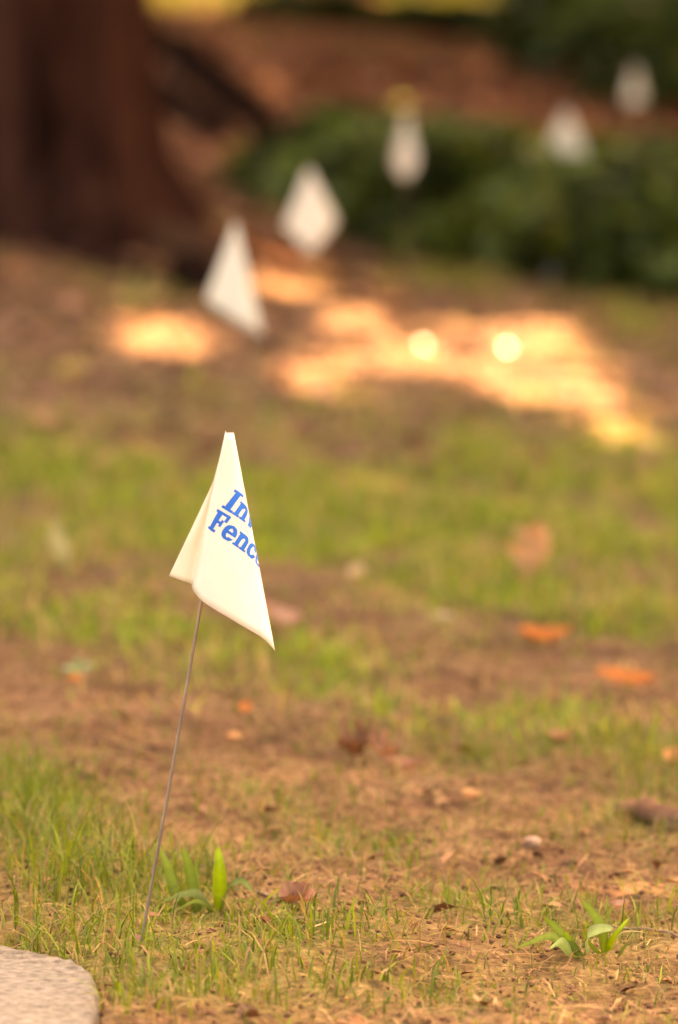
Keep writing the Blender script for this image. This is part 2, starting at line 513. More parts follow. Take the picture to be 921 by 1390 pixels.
# ---- crowns: leaves spread so that the slope lies in shade, with gaps where the sun comes through
SPOTS = []   # (world point, radius) that the sun reaches
def sunpoly(pts):
    return np.array([ground(u, v)[:2] for u, v in pts])
POLYS = [sunpoly(p) for p in [
 [(358,505),(385,455),(440,412),(500,418),(560,440),(570,500),(530,515),(480,538),(400,540)],
 [(545,432),(640,442),(720,420),(790,440),(835,480),(865,530),(888,572),(892,614),(855,616),(800,592),(750,552),(680,550),(600,510),(548,508)],
 [(148,434),(225,422),(296,442),(322,474),(296,504),(226,502),(168,472)],
 [(250,300),(290,302),(350,335),(440,368),(465,402),(380,404),(315,384),(272,348)],
]]
def inpoly(P, poly):
    x, y = P[:, 0], P[:, 1]; c = np.zeros(len(P), bool); n = len(poly)
    for a in range(n):
        x0, y0 = poly[a]; x1, y1 = poly[(a + 1) % n]
        cond = ((y0 > y) != (y1 > y)) & (x < (x1 - x0) * (y - y0) / (y1 - y0 + 1e-12) + x0)
        c ^= cond
    return c
for (u, v, r, dz) in [(222,-2,.4,0),(262,-2,.4,0),(302,-2,.38,0),(565,0,.32,0),(592,2,.3,0),(655,4,.3,0),(690,8,.32,0),(722,12,.32,0),
                      (366,212,.045,.12),(610,222,.03,.2),(705,238,.035,.2),(835,252,.035,.18),(570,285,.03,.2),(548,140,.03,.22),(815,210,.04,.2),(905,225,.04,.18)]:
    SPOTS.append((ground(u, v, dz), r))
cot = np.array([S[0], S[1]]) / S[2]
def canopy_layer(x0, x1, y0, y1, step, size, lo, hi):
    X, Y = np.meshgrid(np.arange(x0, x1, step), np.arange(y0, y1, step))
    G = np.stack([X.ravel(), Y.ravel()], -1) + rng.uniform(-.55, .55, (X.size, 2)) * step
    hz = rng.uniform(lo, hi, len(G))
    gz = H(G[:, 0], G[:, 1])
    keep = np.ones(len(G), bool)
    # ragged gaps
    Gw = G + np.stack([vnoise(G[:, 0] * 3, G[:, 1] * 3, 21), vnoise(G[:, 0] * 3, G[:, 1] * 3, 22)], -1) * .10
    pk = rng.uniform(0, 1, len(G)); streak = vnoise(G[:, 0] * 7 + G[:, 1] * 1.2, G[:, 1] * 1.6 - G[:, 0] * 2, 23) > .22
    for poly, left in zip(POLYS, (.05, .03, .0, .02)): keep &= ~(inpoly(Gw, poly) & ((pk > left) & ~(streak & (pk < .3))))
    P = np.stack([G[:, 0] + hz * cot[0], G[:, 1] + hz * cot[1], gz + hz], -1)
    for (c, r) in SPOTS:
        d = P - c; t = d @ S
        dist = np.linalg.norm(d - t[:, None] * S, axis=1)
        keep &= dist > r + size * .35
    return P[keep], np.full(int(keep.sum()), size)
Ps, Ss = [], []
for lay in (0, .7, 1.4, 2.0):
    p, s = canopy_layer(-2.2, 2.2, 2.6, 20, .115, .175, 5.2 + lay, 7.2 + lay); Ps.append(p); Ss.append(s)
for lay in range(3):
    p, s = canopy_layer(-2.6, 3.4, 20, 34, .16, .24, 5.2 + lay, 7.2 + lay); Ps.append(p); Ss.append(s)
    for (a, b, c, d) in [(-7, -2.2, 2.2, 20), (2.2, 8, 2.2, 20), (-8, -2.6, 20, 46), (3.4, 9, 20, 46), (-2.6, 3.4, 34, 46)]:
        p, s = canopy_layer(a, b, c, d, .30, .42, 5.0 + lay, 7.4 + lay); Ps.append(p); Ss.append(s)
CP = np.concatenate(Ps); CS = np.concatenate(Ss)
txy = np.array([[t[0], t[1]] for t in TREES])
own = np.argmin(((CP[:, None, :2] - txy[None]) ** 2).sum(-1), 1)
leaf_v = np.array([(-.5, 0, 0), (-.12, -.36, .05), (.2, -.30, .05), (.5, 0, -.04), (.2, .30, .05), (-.12, .36, .05)])
leaf_f = [np.array([[0, 1, 2, 3], [0, 3, 4, 5]])]
for k, t in enumerate(tree_objs):
    m = own == k
    if not m.any(): continue
    n = int(m.sum())
    g = rng.uniform(.75, 1.25, (n, 1))
    c = np.array([[.075, .105, .022]]) * g * np.array([[1, 1, 1]]) + rng.uniform(0, .02, (n, 3)) * np.array([[1, .7, 0]])
    me = scatter('crown', leaf_v, leaf_f, CP[m] - np.array(t.location), rand_rot(n, rng.normal(0, .45, n)), CS[m] * rng.uniform(.9, 1.25, n), c, M_CANOPY)
    tag(obj('crown', me, t), kind='stuff')

# ------------------------------------------------------------------ low green beds on the slope
def bed(name, poly, height, n, tone, size, label, cat, edge=.35):
    poly = np.array(poly)
    lo, hi = poly.min(0), poly.max(0)
    P = rng.uniform(lo, hi, (n * 3, 2)); P = P[inpoly(P, poly)][:n]
    # distance to the outline
    dm = np.full(len(P), 9.)
    for a in range(len(poly)):
        A, B = poly[a], poly[(a + 1) % len(poly)]
        t = np.clip(((P - A) @ (B - A)) / ((B - A) @ (B - A)), 0, 1)
        dm = np.minimum(dm, np.linalg.norm(P - (A + t[:, None] * (B - A)), axis=1))
    prof = np.sqrt(np.clip(dm / edge, 0, 1))
    lump = .75 + .55 * (vnoise(P[:, 0] * 3.1, P[:, 1] * 3.1, 31) + .5) + .25 * vnoise(P[:, 0] * 8, P[:, 1] * 8, 32)
    hz = height * prof * lump * (1 - .75 * rng.uniform(0, 1, len(P)) ** 2.2) + .015
    z = H(P[:, 0], P[:, 1]) + hz
    m = len(P)
    g = rng.uniform(.5, 1.7, (m, 1))
    c = np.array([tone]) * g * np.clip(1 + 1.7 * vnoise(P[:, :1] * 4.5, P[:, 1:2] * 3.0, 33), .35, 2.2) + (rng.uniform(0, 1, (m, 1)) < .08) * np.array([[.10, .09, .0]])
    me = scatter(name, leaf_v, leaf_f, np.stack([P[:, 0], P[:, 1], z], -1), rand_rot(m, rng.normal(.2, .55, m)), rng.uniform(.7, 1.3, m) * size, c, M_WAXY)
    return tag(obj(name, me), label, cat, None, 'stuff')
def gp(pts, dz=0): return [tuple(ground(u, v, dz)[:2]) for u, v in pts]
bed('ground_cover', gp([(302,255),(350,280),(400,300),(480,335),(560,352),(640,368),(750,392),(921,414),(1150,440)]) +
    gp([(1200,250),(1000,232),(921,226),(840,222),(760,202),(700,186),(640,175),(560,172),(480,172),(400,164),(318,172)], .20),
    .24, 15000, (.072, .102, .026), .085, 'broad dark green leafy ground cover bed on the slope behind the flags', 'ground cover')
bed('ground_cover', gp([(640,58),(680,85),(730,112),(780,130),(850,150),(921,164),(1100,190)]) + [(5.5,26),(3.0,29),(1.2,29)],
    .40, 9000, (.044, .068, .016), .12, 'second dark green leafy bed at the upper right behind the farthest flag', 'ground cover')

bed('ground_cover', gp([(320,26),(400,34),(480,38),(560,46),(640,56),(720,64)]) + gp([(735,34),(640,30),(560,26),(470,22),(400,18),(325,14)]),
    .10, 5000, (.020, .030, .007), .10, 'thin dark strip of low foliage along the top of the bank', 'ground cover')

def shrub(x, y, r, h, label, n=1600):
    z = float(H(x, y))
    t = thing('shrub', (x, y, z), label, 'shrub', 'shrubs at the top of the slope')
    d = rng.normal(0, 1, (n, 3)); d /= np.linalg.norm(d, axis=1)[:, None]
    rad = rng.uniform(.55, 1, n) ** .5
    lump = 1 + .35 * vnoise(d[:, 0] * 2.2 + x, d[:, 1] * 2.2 + d[:, 2] * 2, 41)
    P = d * (rad * lump)[:, None] * np.array([r, r, h * .5]) + np.array([0, 0, h * .5])
    c = np.array([[.022, .034, .012]]) * rng.uniform(.6, 1.4, (n, 1))
    tag(obj('crown', scatter('crown', leaf_v, leaf_f, P, rand_rot(n, rng.normal(.5, .7, n)), rng.uniform(.7, 1.3, n) * .14, c, M_LEAF), t), kind='stuff')
    parts = [limb((0, 0, -.05), (math.cos(a) * r * .5, math.sin(a) * r * .5, h * .75), .02, .006, int(a * 10)) for a in (0.3, 1.6, 2.9, 4.2, 5.5)]
    V, f = join(parts)
    obj('stem', make_mesh('stem', V, f, M_BARK, None, True), t)
shrub(-.55, 30.6, .45, .8, 'dark shrub at the top edge left of centre')
shrub(.15, 30.2, .5, .8, 'dark shrub at the top edge in the centre')
shrub(1.45, 30.6, .55, .9, 'dark shrub at the top edge right of centre', 2000)
shrub(2.2, 29.6, .6, 1.0, 'dark shrub in the top right corner', 2000)

# dark log shapes on the bank right of the trunk
def lying(name, pts, radii, mat, label, cat, sides=10, sink=.35, group=None, parts=True):
    G = [ground(u, v) for u, v in pts]
    n = 14
    t = np.linspace(0, len(G) - 1, n)
    G = np.array(G)
    P = np.stack([np.interp(t, np.arange(len(G)), G[:, a]) for a in range(3)], -1)
    rr = np.interp(t, np.arange(len(G)), radii)
    P[:, 2] = H(P[:, 0], P[:, 1]) + rr * (1 - sink)
    P = P + rng.uniform(-.1, .1, P.shape) * rr[:, None]
    o = P[0].copy()
    V, f = tube(P - o, rr, sides, True, 1 + .12 * rng.uniform(-1, 1, (n, sides)))
    ob = obj(name, make_mesh(name, V, f, mat, None, True), None, o)
    return tag(ob, label, cat, group)
lying('dark_log_shape', [(195,55),(262,100),(320,150),(365,188)], [.09,.085,.075,.05], M_DARKSHAPE, 'long dark log shape lying down the bank right of the trunk', 'log')
lying('dark_log_shape', [(238,384),(262,390),(288,400)], [.035,.05,.03], M_DARKSHAPE, 'short near-black piece standing in for the shadow left of the second flag', 'log')  # dark piece added in place of the shadow spot beside the tree root
lying('dark_log_shape', [(205,135),(250,165),(300,190)], [.06,.06,.045], M_DARKSHAPE, 'shorter dark log shape just below the long one', 'log')

# ------------------------------------------------------------------ grass
def grass(name, x0, x1, y0, y1, n, hmin, hmax, wid, label, seed, pale=1.0):
    r = np.random.default_rng(seed)
    x = r.uniform(x0, x1, n); y = r.uniform(y0, y1, n)
    z = H(x, y)
    g = green(x, y, z)
    k = kerb_dist(x, y)
    keep = (r.uniform(0, 1, n) < np.clip(g * .9 + np.where(y < 5.2, .08, .02), 0, 1)) & (k > -.004)
    x, y, z, g = x[keep], y[keep], z[keep], g[keep]; n = len(x)
    u, v = proj(x, y, z)
    lowc = 1 - .75 * np.exp(-((u - 282) / 75) ** 2 - ((v - 1262) / 48) ** 2) - .5 * np.exp(-((u - 790) / 90) ** 2 - ((v - 1320) / 40) ** 2)
    tall = 1 + .55 * np.exp(-((u - 80) / 190) ** 2 - ((v - 1170) / 110) ** 2) + .3 * np.exp(-((u - 270) / 120) ** 2 - ((v - 1240) / 60) ** 2)
    h = r.uniform(hmin, hmax, n) * (.55 + .55 * np.clip(g, 0, 1)) * tall * lowc * np.where(r.uniform(0, 1, n) < .06, 1.6, 1)
    a = r.uniform(0, 2 * math.pi, n)
    out = r.gamma(2.0, .36, n) * h
    bx, by = np.cos(a) * out, np.sin(a) * out
    pa = a + math.pi / 2 + r.normal(0, .5, n)
    w = wid * r.uniform(.6, 1.35, n)
    V = np.zeros((n, 7, 3))
    for lev, (t, ww) in enumerate([(0, .8), (.38, 1), (.72, .72), (1, 0)]):
        cx = x + bx * t ** 1.9; cy = y + by * t ** 1.9
        cz = z - .003 + h * (t - .32 * t ** 3 * np.clip(out / h, 0, 1.4))
        if lev < 3:
            V[:, 2 * lev] = np.stack([cx - np.cos(pa) * w * ww / 2, cy - np.sin(pa) * w * ww / 2, cz], -1)
            V[:, 2 * lev + 1] = np.stack([cx + np.cos(pa) * w * ww / 2, cy + np.sin(pa) * w * ww / 2, cz], -1)
        else:
            V[:, 6] = np.stack([cx, cy, cz], -1)
    b = (np.arange(n) * 7)[:, None]
    q = np.concatenate([b + np.array([[0, 1, 3, 2]]), b + np.array([[2, 3, 5, 4]])])
    t3 = b + np.array([[4, 5, 6]])
    dry = r.uniform(0, 1, (n, 1)) < ((.22 if y0 > 5 else .17) + .25 * (1 - np.clip(g, 0, 1)))[:, None]
    c1 = np.array([[.082, .125, .012]]); c2 = np.array([[.235, .275, .028]]); cd = np.array([[.37, .225, .09]])
    mixr = r.uniform(0, 1, (n, 1))
    c = np.where(dry, cd * r.uniform(.6, 1.2, (n, 1)), (c1 * mixr + c2 * (1 - mixr)) * r.uniform(.65, 1.25, (n, 1)))
    c = c * pale
    me = make_mesh(name, V.reshape(-1, 3), [q, t3], M_GRASS, np.repeat(c, 7, 0))
    return tag(obj(name, me), label, 'grass', None, 'stuff')
grass('grass', -.85, .85, 3.5, 5.2, 46000, .012, .036, .0016, 'fine green and straw grass blades round the foot of the nearest flag', 1)
grass('grass', -1.3, 1.3, 5.2, 9.0, 56000, .016, .036, .0034, 'patchy green grass across the middle of the lawn behind the nearest flag', 2, 1.5)
grass('grass', -2.0, 2.0, 9.0, 15.0, 40000, .025, .05, .006, 'sparse grass round the sunlit patch and the foot of the trunk', 3, 1.35)
grass('grass', -3.5, 4.5, 25.0, 33.0, 50000, .05, .12, .014, 'sunlit grass at the very top edge of the slope', 4)

# ------------------------------------------------------------------ litter
def litter(name, x0, x1, y0, y1, n, kind, s0, s1, label, seed, cols, dens=None, power=1.0):
    r = np.random.default_rng(seed)
    x = r.uniform(x0, x1, n); y = y0 + (y1 - y0) * r.uniform(0, 1, n) ** power
    z = H(x, y); g = green(x, y, z)
    k = kerb_dist(x, y)
    keep = (r.uniform(0, 1, n) < 1 - .6 * np.clip(g, 0, 1)) & (k > -.012)
    if dens is not None: keep &= r.uniform(0, 1, n) < np.clip(dens(x, y), 0, 1)
    x, y, z = x[keep], y[keep], z[keep]; n = len(x)
    s = r.uniform(s0, s1, n)
    if kind == 'straw':
        tv = np.array([(-.5, -.011, 0), (.0, -.013, .05), (.5, -.006, 0), (.5, .006, 0), (0, .013, .05), (-.5, .011, 0), ])
        tf = [np.array([[0, 1, 4, 5], [1, 2, 3, 4]])]; tilt = r.normal(0, .22, n); dz = .003
    elif kind == 'crumb':
        tv = np.array([(1, 0, 0), (0, 1, 0), (-1, 0, 0), (0, -1, 0), (0, 0, .8), (0, 0, -.8)]) * .5
        tf = [np.array([[0, 1, 4], [1, 2, 4], [2, 3, 4], [3, 0, 4], [1, 0, 5], [2, 1, 5], [3, 2, 5], [0, 3, 5]])]; tilt = r.uniform(0, 3, n); dz = .0
    else:
        tv = leaf_v * np.array([1, .8, 2.2]); tf = leaf_f; tilt = r.normal(0, .35, n); dz = .004
    c = np.array(cols)[r.integers(0, len(cols), n)] * r.uniform(.6, 1.3, (n, 1))
    me = scatter(name, tv, tf, np.stack([x, y, z + dz + s * .08], -1), rand_rot(n, tilt), s[:, None] * np.stack([r.uniform(.7, 1.3, n)] + [r.uniform(.7, 1.3, n)] * 2, -1), c, M_LITTER)
    return tag(obj(name, me), label, 'litter', None, 'stuff')
BROWNS = [(.34,.16,.07),(.22,.11,.05),(.36,.18,.085),(.13,.065,.035),(.40,.21,.105),(.30,.13,.055)]
litter('straw_litter', -.85, .85, 3.55, 6.2, 32000, 'straw', .012, .045, 'dry straw and stem bits strewn over the near soil', 5, [(.33,.185,.08),(.25,.13,.055),(.19,.09,.04),(.42,.25,.115),(.20,.17,.04),(.12,.06,.03)], None, 1.3)
litter('soil_crumb', -.85, .85, 3.55, 6.5, 26000, 'crumb', .002, .0065, 'brown crumbs of soil over the near ground', 6, [(.26,.12,.055),(.18,.085,.04),(.32,.16,.08),(.13,.062,.032)], None, 1.3)
litter('leaf_litter', -.9, .9, 3.6, 7.0, 1300, 'flake', .006, .022, 'small flakes of dead leaf over the near ground', 7, BROWNS, None, 1.1)
litter('leaf_litter', -2.0, 2.0, 8.2, 15.0, 5500, 'flake', .015, .05, 'dead leaves strewn over the middle of the slope', 8, [(.40,.18,.11),(.30,.13,.075),(.50,.25,.16),(.20,.085,.05)])
litter('leaf_litter', -4.0, 4.0, 15, 31.0, 11000, 'flake', .05, .13, 'reddish brown dead leaves covering the upper bank', 9, [(.44,.17,.08),(.34,.135,.062),(.52,.23,.105),(.18,.08,.04)])

# ------------------------------------------------------------------ dead leaves one can pick out
def leaf_geo(L, W, lobes, curl, bend, seed, crumple=.0):
    r = np.random.default_rng(seed)
    ns = 15
    s = np.linspace(0, 1, ns)
    w = np.sin(math.pi * np.clip(s, .02, 1) ** .8) ** .8 * (1 + (.38 * np.cos(s * lobes * 2 * math.pi) if lobes else 0))
    w = np.clip(w, 0, None) * W / 2; w[-1] = W * .01; w[0] = W * .02
    V = []
    fr = np.array([-1, -.5, 0, .5, 1])
    for a in range(ns):
        for q in fr:
            x = (s[a] - .5) * L + abs(q) * w[a] * .25
            y = q * w[a] * (1 + (.12 * r.uniform(-1, 1) if abs(q) == 1 else 0))
            z = curl * (abs(q) ** 1.6) * w[a] * 1.2 + bend * L * (s[a] - .5) ** 2 * 2 + crumple * L * r.uniform(-1, 1) * .12 + .05 * W * abs(math.sin(s[a] * 9)) * abs(q)
            V.append((x, y, z))
    a, b = np.meshgrid(np.arange(ns - 1), np.arange(4), indexing='ij')
    q = np.stack([a * 5 + b, (a + 1) * 5 + b, (a + 1) * 5 + b + 1, a * 5 + b + 1], -1).reshape(-1, 4)
    rib = np.array([V[a * 5 + 2] for a in range(ns)])
    return np.array(V), [q], rib
def dead_leaf(u, v, L, W, col, yaw, pitch, roll, label, lobes=0, curl=.4, bend=.3, seed=0, crumple=0, lift=.006, parts=True, cat='dead leaf', name='dead_leaf', mat=None):
    p = ground(u, v); p[2] = float(H(p[0], p[1])) + lift
    t = thing(name, p, label, cat, 'fallen leaves one can pick out' if name == 'dead_leaf' else None)
    t.rotation_euler = (roll, pitch, yaw)
    V, f, rib = leaf_geo(L, W, lobes, curl, bend, seed, crumple)
    r = np.random.default_rng(seed + 50)
    c = np.array([col]) * r.uniform(.8, 1.15, (len(V), 1))
    b = obj('blade', make_mesh('blade', V, f, mat or M_DRY, c, True), t)
    if parts:
        V2, f2 = tube(rib + np.array([0, 0, .0004]), np.linspace(.0009, .0003, len(rib)) * L / .05, 5)
        obj('midrib', make_mesh('midrib', V2, f2, M_TWIG), b)
        st = np.stack([np.linspace(-.5 * L, -.85 * L, 6), .06 * L * np.linspace(0, 1, 6) ** 2, rib[0, 2] + np.linspace(0, .08 * L, 6)], -1)
        V2, f2 = tube(st, .0009 * L / .05, 5)
        obj('stalk', make_mesh('stalk', V2, f2, M_TWIG), t)
    return t
OR = (.62, .20, .05); TAN = (.60, .33, .16); BR = (.27, .135, .065); PK = (.55, .31, .20); CR = (.62, .42, .22)
dead_leaf(738, 878, .060, .030, OR, .2, .0, .35, 'bright orange fallen leaf lying in the soil right of the nearest flag', 0, .5, .5, 1, .4)
dead_leaf(850, 935, .072, .028, OR, -.35, .05, .4, 'long orange fallen leaf near the right edge, below the other orange one', 0, .4, .3, 2, .3)
dead_leaf(740, 790, .085, .060, TAN, .3, -1.25, .3, 'upright crumpled tan leaf standing in the grass at right', 3, .7, .5, 3, .9, .036)
dead_leaf(722, 770, .05, .035, (.58,.33,.17), 2.0, -.9, .1, 'smaller tan leaf leaning against the upright crumpled leaf', 0, .7, .4, 4, .7, .02)
dead_leaf(330, 852, .075, .040, PK, -.3, .05, .3, 'reddish brown leaf directly behind the lower edge of the nearest flag', 0, .6, .7, 5, .5, .012)
dead_leaf(385, 862, .060, .032, PK, -.5, .1, .35, 'pinkish leaf just right of the tip of the nearest flag', 0, .6, .6, 6, .5, .010)
dead_leaf(490, 1036, .042, .032, (.26,.13,.07), .4, -.5, .4, 'crumpled brown leaf with a dark hollow on the bare soil in the centre', 3, .9, 1.0, 7, 1.8, .014)
dead_leaf(522, 1040, .040, .026, (.36,.19,.105), 2.4, -.4, -.3, 'crumpled lighter brown leaf right beside the hollow brown leaf in the centre', 3, .8, .9, 8, 1.8, .012)
dead_leaf(550, 1052, .040, .020, (.34,.165,.09), -.2, .05, .3, 'small reddish leaf at the right end of the crumpled leaf pair', 0, .6, .4, 9, .4)
dead_leaf(402, 1240, .028, .020, (.32,.16,.10), .5, -.35, .4, 'small curled brown leaf beside the twig right of the broad-bladed plant', 0, 1.1, .8, 10, .6, .008)
dead_leaf(415, 1236, .022, .016, PK, -.6, .1, .35, 'tiny pinkish leaf touching the small curled brown leaf', 0, .8, .6, 11, .4, .006)
dead_leaf(333, 972, .018, .013, OR, 1.2, -.6, .3, 'small orange leaf on the grass edge right of the wire', 0, .5, .4, 12, .2, .006)
dead_leaf(320, 1012, .020, .012, (.60,.30,.12), .3, 0, .4, 'small tan-orange leaf on bare soil right of the wire', 0, .5, .4, 13, .2)
dead_leaf(910, 1040, .032, .018, (.62,.28,.11), 1.1, -.3, .4, 'orange leaf at the right edge above the fallen branch', 0, .5, .4, 14, .3)
dead_leaf(485, 792, .026, .022, CR, .9, -.6, .2, 'small cream leaf in the grass to the right of the nearest flag', 0, .4, .4, 15, .3, .012)
dead_leaf(600, 848, .030, .016, (.48,.36,.2), .2, .0, .4, 'faint pale leaf on the soil near the middle right', 0, .4, .3, 16, .2)
dead_leaf(78, 770, .075, .024, (.42,.38,.15), 1.9, -.85, .1, 'pale slanting leaf in the green grass at the left', 0, .4, .3, 17, .2, .028)
dead_leaf(105, 931, .018, .013, OR, .4, -.3, .4, 'small orange leaf below the pale rosette plant at left', 0, .5, .4, 18, .2)
dead_leaf(184, 1284, .011, .009, PK, .3, -.2, .4, 'tiny pinkish leaf at the foot of the flag wire', 0, .6, .4, 19, .3, .004)
dead_leaf(140, 642, .045, .03, (.58,.34,.17), .4, -.4, .3, 'tan leaf in the upper left grass', 0, .5, .4, 20, .4, .012)
dead_leaf(62, 585, .05, .035, TAN, 1.4, -.3, .3, 'brown leaf near the left edge above the green grass', 0, .5, .4, 21, .4, .012)
dead_leaf(102, 515, .06, .045, (.55,.38,.12), .4, -.3, .4, 'yellowish leaf left of the small sunlit patch', 0, .5, .4, 22, .4, .012)
dead_leaf(760, 1012, .030, .018, (.45,.22,.10), -.5, -.1, .3, 'small brown leaf in the green strip right of centre', 0, .6, .5, 23, .4)
dead_leaf(640, 1090, .022, .014, (.60,.30,.13), .5, 0, .4, 'small orange-tan leaf on the bare soil below the green strip', 0, .5, .4, 24, .3)
dead_leaf(845, 1245, .020, .012, PK, -.9, -.2, .3, 'small pinkish leaf behind the weed at lower right', 0, .6, .5, 25, .3)
M_SHINE, _nt, _o = nodes('shiny_leaf')
_p = N(_nt, 'ShaderNodeBsdfPrincipled', Roughness=.32); _p.inputs['Base Color'].default_value = (.62, .48, .30, 1)
_nt.links.new(_p.outputs[0], _o.inputs[0])
for q_, (u_, v_, L_, lab_) in enumerate(((575, 472, .030, 'pale leaf shining brightly in the sunlit patch, leftmost of four'), (597, 482, .014, 'small pale leaf shining in the sunlit patch, just right of the leftmost'),
        (688, 476, .034, 'pale leaf shining brightest at the right in the sunlit patch'), (662, 466, .015, 'small pale leaf shining in the sunlit patch, just left of the brightest'))):
    t_ = dead_leaf(u_, v_, L_, L_ * .45, (.6, .4, .25), 0, 0, 0, lab_, 0, .10, .08, 26 + q_, .08, .006, False, mat=M_SHINE)
    toc = CAM - np.array(t_.location); toc /= np.linalg.norm(toc)
    t_.rotation_euler = Vector(toc + S + np.array([.03 * (-1) ** q_, .02, 0])).normalized().to_track_quat('Z', 'X').to_euler()

_l = ground(548, 140, .22)
t_ = dead_leaf(548, 140, .055, .045, (.50, .46, .05), .4, -.2, .35, 'bright yellow leaf catching the sun just above the fourth flag', 0, .2, .1, 31, .1, .22, False)
t_.location = tuple(_l)

# pebble, twigs, fallen branch
p = ground(722, 1150)
r_ = np.random.default_rng(3)
th = np.linspace(0, math.pi, 8); ph = np.linspace(0, 2 * math.pi, 12, endpoint=False)
TT, PP = np.meshgrid(th, ph, indexing='ij')
Vp = np.stack([np.sin(TT) * np.cos(PP) * .0085, np.sin(TT) * np.sin(PP) * .007, np.cos(TT) * .0055], -1) * (1 + .12 * r_.uniform(-1, 1, TT.shape))[..., None]
a, b = np.meshgrid(np.arange(7), np.arange(12), indexing='ij')
qp = np.stack([a * 12 + b, (a + 1) * 12 + b, (a + 1) * 12 + (b + 1) % 12, a * 12 + (b + 1) % 12], -1).reshape(-1, 4)
o = obj('pebble', make_mesh('pebble', Vp.reshape(-1, 3), [qp], M_STONE, None, True), None, (p[0], p[1], H(p[0], p[1]) + .004))
tag(o, 'small pale pinkish pebble on the bare soil at lower right', 'pebble')
lying('twig', [(350,1213),(385,1221),(408,1232)], [.0016,.0015,.001], M_TWIG, 'short pale twig pointing at the small curled brown leaf', 'twig', 6, 0)
lying('twig', [(372,1246),(420,1253),(470,1256)], [.0012,.0014,.001], M_TWIG, 'thin orange-brown twig lying under the small curled brown leaf', 'twig', 6, 0)
lying('twig', [(28,1108),(50,1140),(66,1165)], [.001,.0013,.001], M_TWIG, 'thin slanting twig in the tall grass at lower left', 'twig', 6, -8)
lying('twig', [(130,1138),(152,1150),(172,1165)], [.001,.0013,.001], M_TWIG, 'pale orange straw twig in the grass left of the wire', 'twig', 6, -5)
lying('twig', [(820,1262),(868,1268),(921,1278)], [.001,.0013,.001], M_TWIG, 'brown twig behind the weed in the lower right corner', 'twig', 6, -2)
lying('fallen_branch', [(838,1106),(880,1112),(940,1132),(1010,1158)], [.006,.012,.014,.015], M_LOG, 'thick brown piece of branch at the right edge above the weed', 'branch', 12, .4)

# ------------------------------------------------------------------ small plants built blade by blade
def ribbon(P, w, cross, fold=.25):
    """leaf ribbon along P (n,3), half width profile w, cross = direction of the width"""
    n = len(P)
    cross = np.asarray(cross, float); cross /= np.linalg.norm(cross)
    T = np.gradient(P, axis=0); T /= np.linalg.norm(T, axis=1)[:, None]
    Nn = np.cross(T, cross)
    V = np.concatenate([P - cross * w[:, None] + Nn * (w * fold)[:, None], P, P + cross * w[:, None] + Nn * (w * fold)[:, None]])
    i = np.arange(n - 1)
    q = np.concatenate([np.stack([i, i + 1, n + i + 1, n + i], -1), np.stack([n + i, n + i + 1, 2 * n + i + 1, 2 * n + i], -1)])
    return V, [q]
def spline(pts, n=12):
    pts = np.array(pts, float); t = np.linspace(0, len(pts) - 1, n)
    out = np.zeros((n, pts.shape[1]))
    for k in range(n):
        i = min(int(t[k]), len(pts) - 2); f = t[k] - i
        p0 = pts[max(i - 1, 0)]; p1 = pts[i]; p2 = pts[i + 1]; p3 = pts[min(i + 2, len(pts) - 1)]
        out[k] = .5 * ((2 * p1) + (p2 - p0) * f + (2 * p0 - 5 * p1 + 4 * p2 - p3) * f * f + (3 * p1 - p0 - 3 * p2 + p3) * f ** 3)
    return out
def plant(name, base_px, blades, label, cat, mat=M_LEAF):
    g0 = ground(*base_px); g0[2] = float(H(g0[0], g0[1]))
    t = thing(name, g0, label, cat)
    for (pts, depth, wpx, col, cross) in blades:
        P3 = np.array([at(u, v, g0[1] + d) for (u, v), d in zip(pts, depth)]) - g0
        P = spline(P3, 14)
        s = np.linspace(0, 1, 14)
        w = wpx / 1785 / 2 * np.clip(np.sin(math.pi * (s * .93 + .07) ** .75), .0, 1) ** .7
        w[-1] = .0001
        V, f = ribbon(P, w, cross)
        c = np.array([col]) * np.linspace(.75, 1.1, 14)[[*range(14)] * 3][:, None] * np.repeat([1.0, 1.25, .9], 14)[:, None]
        c[[12, 13, 26, 27, 41]] = np.array([.26, .17, .06])
        obj('leaf', make_mesh('leaf', V, f, mat, c, True), t)
    return t
G1 = (.15, .215, .025); G2 = (.22, .33, .02); G3 = (.12, .17, .04)
plant('broad_grass', (278, 1240), [
 ([(262,1238),(240,1215),(228,1175),(215,1147)], [0, .0, .01, .02], 16, G1, (1, .3, .1)),
 ([(268,1238),(262,1205),(255,1170),(246,1146)], [0, .01, .02, .03], 18, G1, (1, -.2, 0)),
 ([(298,1236),(299,1205),(298,1172),(295,1144)], [0, .0, .0, .01], 20, G2, (1, .1, 0)),
 ([(300,1238),(312,1205),(330,1197),(347,1216)], [0, -.01, -.02, -.03], 20, G3, (.3, 1, .5)),
 ([(288,1236),(270,1212),(242,1214),(214,1228)], [0, -.01, -.02, -.03], 20, G3, (.2, 1, .5)),
 ([(276,1238),(268,1195),(266,1160)], [0, .02, .03], 7, G1, (1, .2, 0)),
 ([(292,1238),(268,1222),(240,1235),(222,1252)], [0, -.02, -.03, -.05], 13, G1, (.2, 1, .3)),
 ([(300,1240),(330,1222),(368,1245)], [0, -.02, -.04], 7, G1, (.2, 1, .3)),
], 'green plant with broad upright blades beside the flag wire', 'grass plant')
